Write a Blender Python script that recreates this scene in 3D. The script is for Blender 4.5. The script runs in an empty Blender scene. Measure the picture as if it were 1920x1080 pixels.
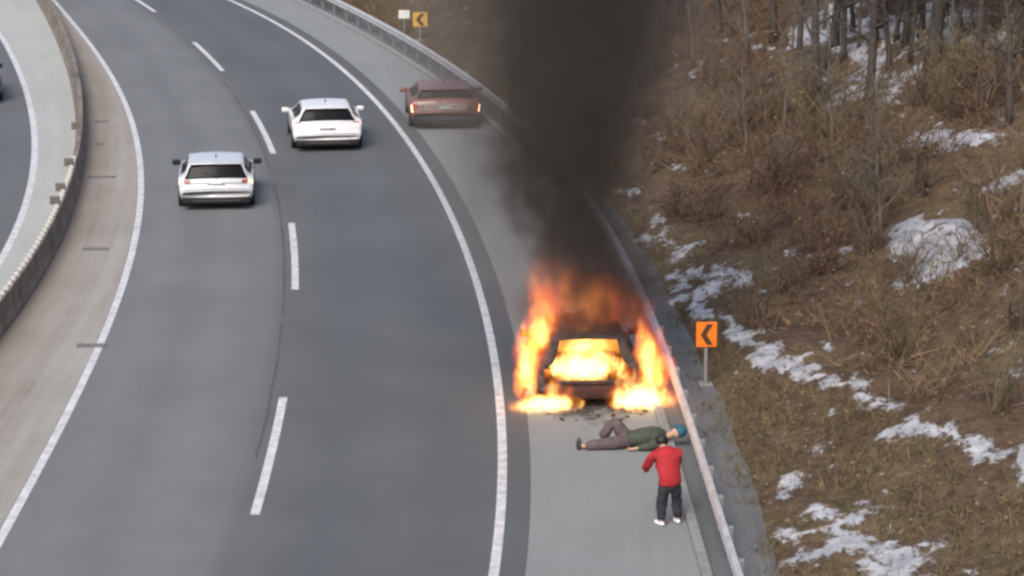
import bpy, bmesh, math, random
import numpy as np
from mathutils import Vector, Matrix, Euler
R = math.radians
rng = np.random.default_rng(7)
random.seed(7)
S = bpy.context.scene
COL = S.collection

# ------------------------------------------------------------------ camera, sky, sun, exposure
PITCH = R(13.5); FPX = 5390.0; CAMH = 18.5
cam_d = bpy.data.cameras.new("camera"); cam = bpy.data.objects.new("camera", cam_d); COL.objects.link(cam)
cam.location = (0, 0, CAMH); cam.rotation_euler = (R(90) - PITCH, 0, 0)
cam_d.sensor_width = 36; cam_d.lens = 36 * FPX / 1920; cam_d.clip_end = 4000; cam_d.clip_start = 0.5
S.camera = cam
W = bpy.data.worlds.new("World"); S.world = W; W.use_nodes = True
wn = W.node_tree; wn.nodes.clear()
sky = wn.nodes.new("ShaderNodeTexSky"); sky.sky_type = 'NISHITA'; sky.sun_disc = False
SUN_EL, SUN_AZ = R(48), R(200)
sky.sun_elevation = SUN_EL; sky.sun_rotation = SUN_AZ; sky.air_density = 1.0; sky.dust_density = 4.0; sky.ozone_density = 1.0
bg = wn.nodes.new("ShaderNodeBackground"); bg.inputs[1].default_value = 0.12
wo = wn.nodes.new("ShaderNodeOutputWorld")
wn.links.new(sky.outputs[0], bg.inputs[0]); wn.links.new(bg.outputs[0], wo.inputs[0])
sd = bpy.data.lights.new("sun", 'SUN'); sd.energy = 1.4; sd.angle = R(30); sd.color = (1, .965, .92)
so = bpy.data.objects.new("sun", sd); COL.objects.link(so)
sdir = Vector((math.sin(SUN_AZ) * math.cos(SUN_EL), math.cos(SUN_AZ) * math.cos(SUN_EL), math.sin(SUN_EL)))
so.rotation_euler = (-sdir).to_track_quat('-Z', 'Y').to_euler()
S.view_settings.view_transform = 'Standard'; S.view_settings.look = 'None'
S.view_settings.gamma = 1; S.view_settings.use_curve_mapping = False
S.view_settings.exposure = 0.72
S.render.engine = 'CYCLES'
S.cycles.filter_width = 2.7
S.cycles.use_denoising = True
S.cycles.max_bounces = 6; S.cycles.volume_bounces = 1; S.cycles.transparent_max_bounces = 12
S.cycles.sample_clamp_indirect = 6

# ------------------------------------------------------------------ ground geometry helpers
def ray(px, py):
    a = (px - 960) / FPX; b = -(py - 540) / FPX
    return np.array([a, math.cos(PITCH) + b * math.sin(PITCH), -math.sin(PITCH) + b * math.cos(PITCH)])
def at(px, py, z=0.0):
    d = ray(px, py); t = (z - CAMH) / d[2]
    return (d[0] * t, d[1] * t)
class Curve:
    """x as a smooth function of y, through points measured on the road"""
    def __init__(s, pts, z=0.0, deg=4):
        w = np.array([at(px, py, z) for px, py in pts])
        s.y0, s.y1 = w[:, 1].min(), w[:, 1].max()
        s.c = np.polyfit((w[:, 1] - 90) / 40, w[:, 0], deg)
        s.d1 = np.polyder(s.c); 
    def f(s, y): return np.polyval(s.c, (y - 90) / 40)
    def g(s, y): return np.polyval(s.d1, (y - 90) / 40) / 40
    def x(s, y):
        y = np.asarray(y, float); yc = np.clip(y, s.y0, s.y1)
        dy = y - yc; k = np.where(dy > 0, -0.0032, 0.0)
        return s.f(yc) + s.g(yc) * dy + k * dy * dy
    def slope(s, y): return (s.x(np.asarray(y) + .25) - s.x(np.asarray(y) - .25)) / .5
c_opp = Curve([(15,90),(45,160),(65,250),(60,330),(35,420),(0,490)], deg=3)
c_bar = Curve([(75,0),(120,90),(145,180),(152,270),(145,340),(115,420),(60,530),(0,620)], deg=3)
c_left = Curve([(100,0),(180,95),(225,180),(255,260),(265,340),(260,420),(240,500),(200,620),(130,760),(60,900),(0,1015)])
c_dash = Curve([(255,0),(290,20),(365,80),(415,132),(473,210),(512,287),(548,420),(556,543),(525,750),(480,965)])
c_right = Curve([(430,0),(520,45),(600,95),(680,165),(740,235),(790,305),(830,370),(890,500),(920,640),(935,800),(940,950),(927,1080)])
c_rail = Curve([(640,0),(740,60),(830,110),(900,145),(1140,420),(1165,480),(1210,560),(1290,730),(1340,900),(1385,1080)], z=0.8)
c_kerb = Curve([(1250,770),(1290,900),(1332,1080)], deg=1)
def kerb_x(y): return c_rail.x(y) - 0.45

def vnoise(x, y, seed=0):
    x = np.asarray(x, float); y = np.asarray(y, float)
    xi = np.floor(x).astype(np.int64); yi = np.floor(y).astype(np.int64)
    xf = x - xi; yf = y - yi; u = xf*xf*(3-2*xf); v = yf*yf*(3-2*yf)
    def h(a, b):
        n = (a * 374761393 + b * 668265263 + seed * 974711) & 0x7fffffff
        n = ((n ^ (n >> 13)) * 1274126177) & 0x7fffffff
        return ((n ^ (n >> 16)) & 0xffff) / 65535.0
    return (h(xi,yi)*(1-u)+h(xi+1,yi)*u)*(1-v)+(h(xi,yi+1)*(1-u)+h(xi+1,yi+1)*u)*v
def fbm(x, y, seed=0, o=4):
    s = 0; a = .5
    for i in range(o):
        s = s + a * vnoise(np.asarray(x) * 2**i, np.asarray(y) * 2**i, seed + i); a *= .5
    return s / (1 - .5**o)
VERGE = .9
def dperp(x, y):
    return (x - c_rail.x(y) - VERGE) / np.sqrt(1 + c_rail.slope(y)**2)
def terrain(x, y):
    d = dperp(x, y); dd = np.clip(d, 0, None)
    h = np.where(dd < 5, .30 * dd, 1.5 + .46 * (dd - 5)); h = np.where(dd > 50, 22.2 + .2 * (dd - 50), h)
    n = (fbm(x / 5, y / 5, 3) - .5) * 1.5 * np.clip(dd / 5, 0, 1) + (fbm(x / 1.2, y / 1.2, 9) - .5) * .35 * np.clip(dd / 1.5, 0, 1)
    return -.05 + h + n
def hit(px, py):
    d = ray(px, py); lo = None
    ts = np.arange(45, 260, .25); P = np.array([0, 0, CAMH]) + d[None] * ts[:, None]
    g = np.where(dperp(P[:, 0], P[:, 1]) > 0, terrain(P[:, 0], P[:, 1]), 0)
    i = np.argmax(P[:, 2] < g); return P[i]

# ------------------------------------------------------------------ materials
def mat(name, base=(.5,.5,.5), rough=.6, metal=0, noise=None, bump=0, bscale=40, spec=.5, emit=None, coat=0, coords='Object'):
    m = bpy.data.materials.new(name); m.use_nodes = True; t = m.node_tree; b = t.nodes["Principled BSDF"]
    b.inputs['Base Color'].default_value = (*base, 1); b.inputs['Roughness'].default_value = rough
    b.inputs['Metallic'].default_value = metal; b.inputs['Specular IOR Level'].default_value = spec
    if coat: b.inputs['Coat Weight'].default_value = coat; b.inputs['Coat Roughness'].default_value = .05
    if emit: b.inputs['Emission Color'].default_value = (*emit[0], 1); b.inputs['Emission Strength'].default_value = emit[1]
    tc = t.nodes.new("ShaderNodeTexCoord")
    if noise:
        sc, amt = noise[0], noise[1]
        n = t.nodes.new("ShaderNodeTexNoise"); n.inputs['Scale'].default_value = sc; n.inputs['Detail'].default_value = 6; n.inputs['Roughness'].default_value = .65
        t.links.new(tc.outputs[coords], n.inputs['Vector'])
        r = t.nodes.new("ShaderNodeValToRGB"); r.color_ramp.elements[0].position = .3; r.color_ramp.elements[1].position = .7
        lo = noise[2] if len(noise) > 2 else tuple(c * (1 - amt) for c in base)
        hi = noise[3] if len(noise) > 3 else tuple(min(1, c * (1 + amt)) for c in base)
        r.color_ramp.elements[0].color = (*lo, 1); r.color_ramp.elements[1].color = (*hi, 1)
        t.links.new(n.outputs[0], r.inputs[0]); t.links.new(r.outputs[0], b.inputs['Base Color'])
    if bump:
        n2 = t.nodes.new("ShaderNodeTexNoise"); n2.inputs['Scale'].default_value = bscale; n2.inputs['Detail'].default_value = 4
        t.links.new(tc.outputs[coords], n2.inputs['Vector'])
        bp = t.nodes.new("ShaderNodeBump"); bp.inputs['Strength'].default_value = bump; bp.inputs['Distance'].default_value = .02
        t.links.new(n2.outputs[0], bp.inputs['Height']); t.links.new(bp.outputs[0], b.inputs['Normal'])
    return m
class NT:
    """tiny node-graph helper"""
    def __init__(s, m): s.t = m.node_tree
    def n(s, typ, **kw):
        o = s.t.nodes.new("ShaderNode" + typ)
        for k, v in kw.items():
            if k.startswith('i_'):
                key = k[2:]; key = int(key) if key.isdigit() else key
                s.put(o.inputs[key], v)
            else: setattr(o, k, v)
        return o
    def put(s, sock, v):
        if isinstance(v, bpy.types.NodeSocket): s.t.links.new(v, sock)
        else: sock.default_value = v
    def math(s, op, a, b=0, clamp=False):
        o = s.t.nodes.new("ShaderNodeMath"); o.operation = op; o.use_clamp = clamp
        s.put(o.inputs[0], a); s.put(o.inputs[1], b); return o.outputs[0]
    def mix(s, f, a, b, mode='MIX'):
        o = s.t.nodes.new("ShaderNodeMix"); o.data_type = 'RGBA'; o.blend_type = mode
        s.put(o.inputs[0], f); s.put(o.inputs[6], a); s.put(o.inputs[7], b); return o.outputs[2]
    def ramp(s, f, stops):
        o = s.t.nodes.new("ShaderNodeValToRGB"); e = o.color_ramp.elements
        while len(e) < len(stops): e.new(.5)
        for q, (p, c) in zip(e, stops):
            q.position = p; q.color = c if len(c) == 4 else (*c, 1)
        s.put(o.inputs[0], f); return o.outputs[0]
    def noise(s, vec, scale, detail=4, rough=.6, dist=0):
        o = s.t.nodes.new("ShaderNodeTexNoise"); s.put(o.inputs['Vector'], vec)
        o.inputs['Scale'].default_value = scale; o.inputs['Detail'].default_value = detail; o.inputs['Roughness'].default_value = rough
        o.inputs['Distortion'].default_value = dist; return o.outputs[0]
    def attr(s, name):
        o = s.t.nodes.new("ShaderNodeAttribute"); o.attribute_name = name; return o
    def pos(s): return s.t.nodes.new("ShaderNodeNewGeometry").outputs['Position']
    def obj(s): return s.t.nodes.new("ShaderNodeTexCoord").outputs['Object']
    def scale(s, v, xyz):
        o = s.t.nodes.new("ShaderNodeMapping"); s.put(o.inputs[0], v); o.inputs['Scale'].default_value = xyz; return o.outputs[0]

def pave(name, stops, lat_stops=None, rough=.85, streak=.25, fine=.35):
    """paving: fine grain, blotches, streaks along the driving direction (attribute 'along' = lateral, length)"""
    m = mat(name, rough=rough); g = NT(m); b = m.node_tree.nodes["Principled BSDF"]
    p = g.pos(); a = g.attr('along')
    st = g.noise(g.scale(a.outputs['Vector'], (2.2, .035, 1)), 1.0, 4, .6)
    bl = g.noise(p, .22, 5, .6); fi = g.noise(p, 9, 3, .7); fi2 = g.noise(p, 45, 2, .6)
    v = g.math('ADD', g.math('MULTIPLY', g.math('SUBTRACT', st, .5), streak * 2), g.math('MULTIPLY', g.math('SUBTRACT', bl, .5), .9))
    v = g.math('ADD', v, g.math('MULTIPLY', g.math('SUBTRACT', fi, .5), fine))
    v = g.math('ADD', v, g.math('MULTIPLY', g.math('SUBTRACT', fi2, .5), fine * .6))
    sp = g.noise(g.scale(a.outputs['Vector'], (3.5, .30, 1)), 1.0, 5, .7, .4); v = g.math('ADD', v, g.math('MULTIPLY', g.math('SUBTRACT', sp, .5), .55))
    v = g.math('ADD', v, .5, True)
    col = g.ramp(v, stops)
    if lat_stops:
        sx = g.n('SeparateXYZ'); g.put(sx.inputs[0], a.outputs['Vector'])
        lw = g.ramp(g.math('MULTIPLY', sx.outputs[0], .25), lat_stops)
        col = g.mix(1.0, col, lw, 'MULTIPLY')
    g.put(b.inputs['Base Color'], col)
    bp = g.n('Bump'); bp.inputs['Strength'].default_value = .35; bp.inputs['Distance'].default_value = .01
    g.put(bp.inputs['Height'], fi2); g.put(b.inputs['Normal'], bp.outputs[0])
    return m

M = {}
M['asphalt'] = pave('asphalt', [(0, (.071,.074,.075)), (.5, (.094,.098,.100)), (1, (.121,.124,.125))],
    [(0, (1.40,1.41,1.40)), (.05, (1.48,1.49,1.48)), (.10,(1.34,1.35,1.35)), (.15,(1.44,1.45,1.44)), (.215, (1.28,1.29,1.29)), (.237,(1.0,1.0,1.0)), (.262, (.96,.97,.98)), (.32, (.84,.87,.90)), (.38,(.91,.93,.95)), (.44,(.84,.86,.88)), (.5,(.88,.89,.90)), (.55, (.84,.84,.84))])
M['opp_asphalt'] = pave('opposite_asphalt', [(0, (.08,.085,.09)), (1, (.115,.119,.122))])
M['opp_shoulder'] = pave('pale_concrete', [(0, (.27,.28,.265)), (.5, (.335,.345,.325)), (1, (.39,.40,.38))])
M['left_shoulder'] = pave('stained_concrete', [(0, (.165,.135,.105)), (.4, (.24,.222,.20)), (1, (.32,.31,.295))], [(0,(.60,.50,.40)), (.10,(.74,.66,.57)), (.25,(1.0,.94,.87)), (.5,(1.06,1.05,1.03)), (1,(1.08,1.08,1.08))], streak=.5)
M['shoulder'] = pave('shoulder_concrete', [(0, (.155,.162,.158)), (.5, (.193,.202,.197)), (1, (.235,.243,.237))], streak=.15)
M['verge'] = pave('verge_concrete', [(0, (.055,.056,.056)), (.4, (.10,.102,.104)), (.7, (.13,.128,.122)), (1, (.19,.185,.175))], streak=.5, fine=1.1)
M['paint'] = mat('road_paint', (.60,.59,.60), .55, noise=(3.5, .15, (.34,.335,.33), (.68,.67,.68)), coords='Object', bump=.3)
M['galv'] = mat('galvanised_steel', (.50,.49,.50), .45, metal=.35, noise=(3, .2), bump=.1)
M['post'] = mat('steel_post', (.30,.30,.30), .5, metal=.4, noise=(8, .2))
M['kerb'] = mat('kerb_concrete', (.21,.212,.205), .85, noise=(5, .25), bump=.3)
M['barrier'] = mat('weathered_barrier', (.16,.135,.105), .85, noise=(1.6, .4, (.09,.07,.052), (.24,.21,.175)), bump=.4, bscale=12)
M['white_cap'] = mat('white_plastic', (.50,.49,.47), .5, noise=(10,.1))
M['grey_cap'] = mat('grey_panel', (.3,.29,.27), .6, noise=(10,.2))

# ------------------------------------------------------------------ object helpers
def tag(o, label=None, cat=None, group=None, kind=None):
    if label: o['label'] = label
    if cat: o['category'] = cat
    if group: o['group'] = group
    if kind: o['kind'] = kind
    return o
def mesh(name, verts, faces, m=None, parent=None, smooth=False, auto=None):
    me = bpy.data.meshes.new(name); me.from_pydata([tuple(map(float, v)) for v in verts], [], [tuple(map(int, f)) for f in faces]); me.update()
    if m: me.materials.append(m)
    if smooth: me.polygons.foreach_set('use_smooth', [True] * len(me.polygons))
    o = bpy.data.objects.new(name, me); COL.objects.link(o)
    if parent: o.parent = parent
    return o
def fast_mesh(name, V, Fq, m, parent=None, smooth=False):
    """V (n,3), Fq (k,3|4) arrays"""
    me = bpy.data.meshes.new(name); V = np.ascontiguousarray(V, np.float32); Fq = np.ascontiguousarray(Fq, np.int32)
    k, s = Fq.shape
    me.vertices.add(len(V)); me.vertices.foreach_set('co', V.ravel())
    me.loops.add(k * s); me.loops.foreach_set('vertex_index', Fq.ravel())
    me.polygons.add(k); me.polygons.foreach_set('loop_start', np.arange(0, k * s, s, dtype=np.int32))
    me.update(calc_edges=True); me.validate()
    if smooth: me.polygons.foreach_set('use_smooth', np.ones(len(me.polygons), bool))
    if m: me.materials.append(m)
    o = bpy.data.objects.new(name, me); COL.objects.link(o)
    if parent: o.parent = parent
    return o
def empty(name, loc=(0,0,0), rz=0):
    o = bpy.data.objects.new(name, None); COL.objects.link(o); o.location = loc; o.rotation_euler = (0, 0, rz); o.empty_display_size = .2
    return o
class MB:
    def __init__(s): s.v = []; s.f = []
    def add(s, v, f):
        n = len(s.v); s.v += [tuple(p) for p in v]; s.f += [tuple(i + n for i in q) for q in f]; return s
    def box(s, c, d, rz=0, bev=0):
        x, y, z = [k / 2 for k in d]; ca, sa = math.cos(rz), math.sin(rz)
        if bev <= 0:
            P = [(i*x, j*y, k*z) for i in (-1,1) for j in (-1,1) for k in (-1,1)]
            F = [(0,1,3,2),(4,6,7,5),(0,4,5,1),(2,3,7,6),(0,2,6,4),(1,5,7,3)]
        else:
            bm = bmesh.new(); bmesh.ops.create_cube(bm, size=1)
            for v in bm.verts: v.co = Vector((v.co.x*d[0], v.co.y*d[1], v.co.z*d[2]))
            bmesh.ops.bevel(bm, geom=list(bm.edges), offset=bev, segments=2, affect='EDGES', profile=.5)
            bm.verts.index_update(); P = [tuple(v.co) for v in bm.verts]; F = [tuple(v.index for v in f.verts) for f in bm.faces]; bm.free()
        return s.add([(c[0]+p[0]*ca-p[1]*sa, c[1]+p[0]*sa+p[1]*ca, c[2]+p[2]) for p in P], F)
    def tube(s, pts, rad, n=8, cap=True):
        pts = [Vector(p) for p in pts]; rad = rad if hasattr(rad, '__len__') else [rad] * len(pts)
        rings = []; up = Vector((0, 0, 1))
        for i, p in enumerate(pts):
            t = (pts[min(i+1, len(pts)-1)] - pts[max(i-1, 0)]).normalized()
            a = t.cross(up if abs(t.z) < .95 else Vector((1, 0, 0))).normalized(); b = a.cross(t)
            rings.append([p + (a * math.cos(2*math.pi*k/n) + b * math.sin(2*math.pi*k/n)) * rad[i] for k in range(n)])
        V = [q for r in rings for q in r]; F = []
        for i in range(len(rings) - 1):
            for k in range(n):
                F.append((i*n+k, i*n+(k+1) % n, (i+1)*n+(k+1) % n, (i+1)*n+k))
        if cap: F += [tuple(range(n))[::-1], tuple((len(rings)-1)*n+k for k in range(n))]
        return s.add(V, F)
    def lathe(s, prof, axis='x', n=28, c=(0,0,0)):
        V = []; F = []; m = len(prof)
        for k in range(n):
            a = 2*math.pi*k/n
            for (h, r) in prof:
                p = (h, r*math.cos(a), r*math.sin(a)) if axis == 'x' else (r*math.cos(a), r*math.sin(a), h)
                V.append((c[0]+p[0], c[1]+p[1], c[2]+p[2]))
        for k in range(n):
            for i in range(m-1):
                F.append((k*m+i, k*m+i+1, ((k+1) % n)*m+i+1, ((k+1) % n)*m+i))
        return s.add(V, F)
    def build(s, name, m, parent=None, smooth=False):
        return mesh(name, s.v, s.f, m, parent, smooth)

def strip(name, fa, fb, m, z=0.0, y0=15, y1=260, step=1.0, n=6, lat=None, parent=None, kind='structure', prof=None):
    """a ribbon of ground between two curves x = fa(y), x = fb(y)"""
    ys = np.arange(y0, y1 + 1e-6, step); a = fa(ys); b = fb(ys)
    us = np.linspace(0, 1, n); V = []; L = []
    for i, y in enumerate(ys):
        for u in us:
            x = a[i] * (1-u) + b[i] * u
            V.append((x, y, z)); L.append(((lat(x, y) if lat else x - a[i]), y, 0))
    k = len(ys); F = [(i*n+j, i*n+j+1, (i+1)*n+j+1, (i+1)*n+j) for i in range(k-1) for j in range(n-1)]
    o = mesh(name, V, F, m, parent)
    at_ = o.data.attributes.new('along', 'FLOAT_VECTOR', 'POINT'); at_.data.foreach_set('vector', np.array(L, np.float32).ravel())
    if not parent: o['kind'] = kind
    return o

# ------------------------------------------------------------------ setting: road and ground sheets
def latf(x, y):
    l, d, r = c_left.x(y), c_dash.x(y), c_right.x(y)
    return float((x-l)/(d-l)) if x < d else float(1 + (x-d)/(r-d))
gm = mat('far_soil', (.09,.075,.055), .95, noise=(.3, .4), coords='Object')
ground = mesh('ground', [(-1500,-800,-.45),(1500,-800,-.45),(1500,2200,-.45),(-1500,2200,-.45)], [(0,1,2,3)], gm); ground['kind'] = 'structure'
left_e = lambda y: c_left.x(y) - .12
seam = lambda y: c_right.x(y) + .62
road = strip('road', left_e, seam, M['asphalt'], n=26, lat=latf)
strip('opposite_road', lambda y: c_opp.x(y) - 13, lambda y: c_opp.x(y) + .1, M['opp_asphalt'])
strip('opposite_shoulder', lambda y: c_opp.x(y) + .1, lambda y: np.minimum(c_bar.x(y) - .2, 1e9), M['opp_shoulder'])
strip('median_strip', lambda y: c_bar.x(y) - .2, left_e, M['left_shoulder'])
strip('paved_shoulder', seam, lambda y: kerb_x(y) - .1, M['shoulder'], n=10)
strip('verge', lambda y: kerb_x(y) + .1, lambda y: c_rail.x(y) + VERGE + .3, M['verge'])
MARKZ = .004
def ribbon(name, c, w, y0=15, y1=255, parent=None):
    return strip(name, lambda y: c.x(y) - w/2, lambda y: c.x(y) + w/2, M['paint'], z=MARKZ, y0=y0, y1=y1, step=.5, n=2, parent=parent)
ribbon('edge_line', c_right, .20, parent=road); ribbon('edge_line', c_left, .20, parent=road)
opp_road = bpy.data.objects['opposite_road']
ribbon('edge_line', c_opp, .22, parent=opp_road)
for a, b in (((527,745),(479,965)), ((547,418),(557,543)), ((472,208),(513,288)), ((363,79),(416,133)), ((245,-8),(293,22)), ((470,1430),(480,1255))):
    ya, yb = sorted((at(*a)[1], at(*b)[1]))
    strip('lane_dash', lambda y: c_dash.x(y) - .10, lambda y: c_dash.x(y) + .10, M['paint'], z=MARKZ, y0=ya, y1=yb, step=(yb-ya)/12, n=2, parent=road)
tar = mat('tar_joint', (.066,.067,.068), .8, noise=(4,.4))
for ya, yb in ((61, 73), (74, 92), (93, 112)): strip('tar_joint', lambda y: c_dash.x(y) - .33 + .012*np.sin(y*1.1), lambda y: c_dash.x(y) - .275 + .012*np.sin(y*1.3), tar, z=MARKZ, y0=ya, y1=yb, step=.5, n=2, parent=road)
dark = mat('drain_iron', (.11,.10,.088), .7, noise=(10,.3))
for i, (px, py, w) in enumerate([(190,228,.5),(187,270,.3),(192,332,.9),(180,467,.75),(172,648,.75),(155,142,.4)]):
    x, y = at(px, py); o = MB().box((0,0,.006),(w,.35,.012)).build('drain_grate', dark)
    o.location = (x, y, 0)
    tag(o, ['small dark drain patch high up the median shoulder', 'smaller dark patch below the first median drain', 'widest dark drain slot on the beige median shoulder', 'dark drain slot lower down the stained median shoulder', 'dark drain slot above the rusty stain of the median', 'faintest dark patch at the far end of the median'][i], 'drain cover', 'drain covers on the median shoulder')
    for k in range(4): 
        mesh('slat', [(-w/2+.03,-.13+.085*k,.0135),(w/2-.03,-.13+.085*k,.0135),(w/2-.03,-.10+.085*k,.0135),(-w/2+.03,-.10+.085*k,.0135)], [(0,1,2,3)], M['post'], o)

# soot and burnt debris on the paving round the fire
bx_, by_ = at(1106, 764)
sc = bpy.data.materials.new('soot'); sc.use_nodes = True; g = NT(sc); b = sc.node_tree.nodes['Principled BSDF']
nz = g.noise(g.pos(), 1.6, 6, .7, .6); g.put(b.inputs['Base Color'], g.ramp(g.noise(g.pos(), 7, 4, .7), [(.3, (.018,.016,.015)), (.7, (.06,.055,.05))])); b.inputs['Roughness'].default_value = .95
oc = g.obj(); ln = g.n('VectorMath', operation='LENGTH'); g.put(ln.inputs[0], g.scale(oc, (.52, .30, 1)))
g.put(b.inputs['Alpha'], g.math('MULTIPLY', g.math('ADD', g.math('SUBTRACT', 1.02, ln.outputs['Value']), g.math('MULTIPLY', g.math('SUBTRACT', nz, .55), 2.0)), 1.5, True))
so_ = mesh('soot_stain', [(1.9*math.cos(a)*(1+.1*math.sin(3*a)), 3.3*math.sin(a)*(1+.08*math.cos(4*a)), 0) for a in np.linspace(0, 2*math.pi, 40, endpoint=False)], [tuple(range(40))], sc)
so_.location = (bx_ + .1, by_ + 1.7, .006); so_['kind'] = 'stuff'; tag(so_, 'black soot stain on the shoulder under the burning car', 'soot')
db = MB()
for k in range(160):
    a = random.uniform(0, 6.28); rr_ = random.uniform(.3, 1)**.7; w_ = random.uniform(.015, .06)
    px_, py_ = bx_ + 1.7*rr_*math.cos(a), by_ + .9 + 2.2*rr_*math.sin(a)*1.0
    db.box((px_, py_, w_*.3 + .006), (w_*random.uniform(.6,2), w_*1.5, w_*.6), random.uniform(0, 3))
db = db.build('charred_debris', mat('charcoal', (.025,.022,.02), .9, noise=(20,.5))); tag(db, 'small charred fragments scattered round the burning car', 'debris', kind='stuff')

# hillside: one sheet following the rail, with snow / verge masks sampled from where those patches lie on the slope
ys = np.concatenate([np.arange(15, 45, 1.5), np.arange(45, 140, .3), np.arange(140, 262, 2.0)])
ds = np.concatenate([np.arange(0, 30, .2), np.arange(30, 60, 1.0), np.arange(60, 300, 15)])
YY, DD = np.meshgrid(ys, ds, indexing='ij')
XX = c_rail.x(YY) + VERGE + DD * np.sqrt(1 + c_rail.slope(YY)**2)
ZZ = terrain(XX, YY)
def seg_d(x, y, a, b):
    ax, ay = a[0], a[1]; bx, by = b[0], b[1]; L = (bx-ax)**2 + (by-ay)**2 + 1e-9
    t = np.clip(((x-ax)*(bx-ax)+(y-ay)*(by-ay))/L, 0, 1); return np.hypot(x-ax-t*(bx-ax), y-ay-t*(by-ay))
snow_lines = [([(1165,362),(1200,395),(1235,425)], .35, .8), ([(1235,440),(1290,490),(1345,515),(1390,525)], .45, .95), ([(1300,470),(1390,495)], .35, .6),
    ([(1285,570),(1330,590),(1390,635),(1450,680),(1500,692)], .36, 1.3), ([(1505,690),(1545,710),(1580,740),(1650,762)], .46, 1.35), ([(1650,762),(1740,805),(1810,835),(1900,885),(1940,920)], .46, 1.2),
    ([(1490,915),(1505,950),(1560,995),(1610,1040)], .40, 1.05), ([(1430,995),(1480,1020),(1560,1075)], .3, .8), ([(1680,1040),(1760,1090)], .4, .85), ([(1440,1010),(1600,1050),(1750,1075)], 1.0, .80), ([(1500,900),(1620,960)], .6, .7), ([(1230,560),(1300,575)], .4, .6), ([(1200,450),(1330,560)], .6, .7), ([(1540,905),(1560,925)], .3, .6),
    ([(1720,255),(1800,270),(1870,250)], 1.0, 1.1), ([(1870,360),(1930,350)], .7, 1.0), ([(1560,40),(1640,90),(1720,130)], 1.8, 1.0), ([(1690,40),(1800,80),(1870,90)], 1.8, 1.05), ([(1580,150),(1650,185)], 1.0, .95), ([(1560,100),(1580,200)], .6, .8),
    ([(1560,160),(1640,190)], .7, .55), ([(1500,200),(1580,240)], .5, .4), ([(1380,180),(1420,190)], .4, .35), ([(1250,285),(1290,320)], .4, .5), ([(1420,335),(1450,345)], .35, .5), ([(1540,410),(1570,430)], .4, .6), ([(1700,330),(1800,340)], .9, .5), ([(1640,250),(1700,290)], .5, .4), ([(1840,600),(1900,640)],.6,.45), ([(1890,700),(1920,760)],.5,.6), ([(1420,620),(1560,690)],.5,.55), ([(1580,700),(1780,780)],.5,.5), ([(1690,1030),(1900,1070)],.7,.6)]
def snow_mask(x, y):
    x = x + (fbm(x / 1.3, y / 1.3, 71, 3) - .5) * 1.5; y = y + (fbm(x / 1.5, y / 1.5, 73, 3) - .5) * 2.4
    m = np.zeros_like(x)
    for pts, w, s in SL:
        d = np.min([seg_d(x, y, pts[i], pts[i+1]) for i in range(len(pts)-1)], axis=0)
        m = np.maximum(m, s * np.exp(-(d / w)**2))
    m = m * np.clip(.62 + 1.0 * (fbm(x / 2.2, y / 3.5, 75, 3) - .22), .72, 1.2)
    d = np.hypot((x - HC[0]) / HR[0], (y - HC[1]) / HR[1]) + (fbm(x / .9, y / .9, 63) - .5) * .55; m = np.maximum(m, np.clip(1.6 - 1.05 * d**3, 0, 1))
    return m
SL = [([hit(*p) for p in pts], w, s) for pts, w, s in snow_lines]
HC = hit(1758, 472); HR = (abs(hit(1872,472)[0] - hit(1656,472)[0]) / 2, abs(hit(1758,392)[1] - hit(1758,550)[1]) / 2)
SN = snow_mask(XX, YY)
brk = fbm(XX / .55, YY / .8, 31, 4)
SNB = np.clip((SN - (1 - brk) * 1.15) * 2.4 + .40, 0, 1) * (SN > .08)
spk = np.clip((fbm(XX / .4, YY / .7, 51, 4) - .655) * 9, 0, 1) * np.clip(DD / 2, 0, 1)
SNB = np.maximum(SNB, spk * .9)
dh_ = np.hypot((XX - HC[0]) / HR[0], (YY - HC[1]) / HR[1]); ZZ = ZZ + SNB * .06 + .45 * np.clip(1 - dh_**2, 0, 1) * (.6 + .8 * fbm(XX / .7, YY / .7, 5))
nY, nD = XX.shape
V = np.stack([XX, YY, ZZ], -1).reshape(-1, 3)
idx = np.arange(nY * nD).reshape(nY, nD)
Fq = np.stack([idx[:-1,:-1], idx[:-1,1:], idx[1:,1:], idx[1:,:-1]], -1).reshape(-1, 4)
hm = mat('hillside_soil', rough=.95, spec=.2); g = NT(hm); b = hm.node_tree.nodes["Principled BSDF"]
p = g.pos(); n1 = g.noise(p, .35, 5, .6); n2 = g.noise(p, 3.2, 5, .7); n3 = g.noise(p, 14, 4, .7)
base = g.ramp(n1, [(.25, (.070,.048,.035)), (.45, (.112,.078,.053)), (.6, (.130,.100,.062)), (.75, (.098,.074,.048))])
leaf = g.ramp(n2, [(.3, (.45,.42,.4)), (.5, (1,.97,.92)), (.72, (1.6,1.45,1.25))])
fin = g.ramp(n3, [(.3, (.5,.5,.5)), (.55, (1,1,1)), (.75, (1.7,1.6,1.5))])
base = g.mix(1, base, leaf, 'MULTIPLY'); base = g.mix(.8, base, fin, 'MULTIPLY')
sn = g.attr('snow').outputs['Fac']
n4 = g.noise(g.scale(p, (1, .6, 1)), 4.5, 4, .65, .5)
sm = g.math('MULTIPLY', g.math('SUBTRACT', g.math('ADD', sn, g.math('ADD', g.math('MULTIPLY', g.math('SUBTRACT', n3, .5), 1.1), g.math('MULTIPLY', g.math('SUBTRACT', n4, .5), 2.6))), .56), 2.6, True)
sm = g.math('MULTIPLY', sm, g.math('MULTIPLY', sn, 6, True))
sc_ = g.ramp(g.noise(p, 1.8, 4, .6), [(.3, (.25,.265,.30)), (.65, (.54,.545,.565))])
col = g.mix(sm, base, sc_); g.put(b.inputs['Base Color'], col)
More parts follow.
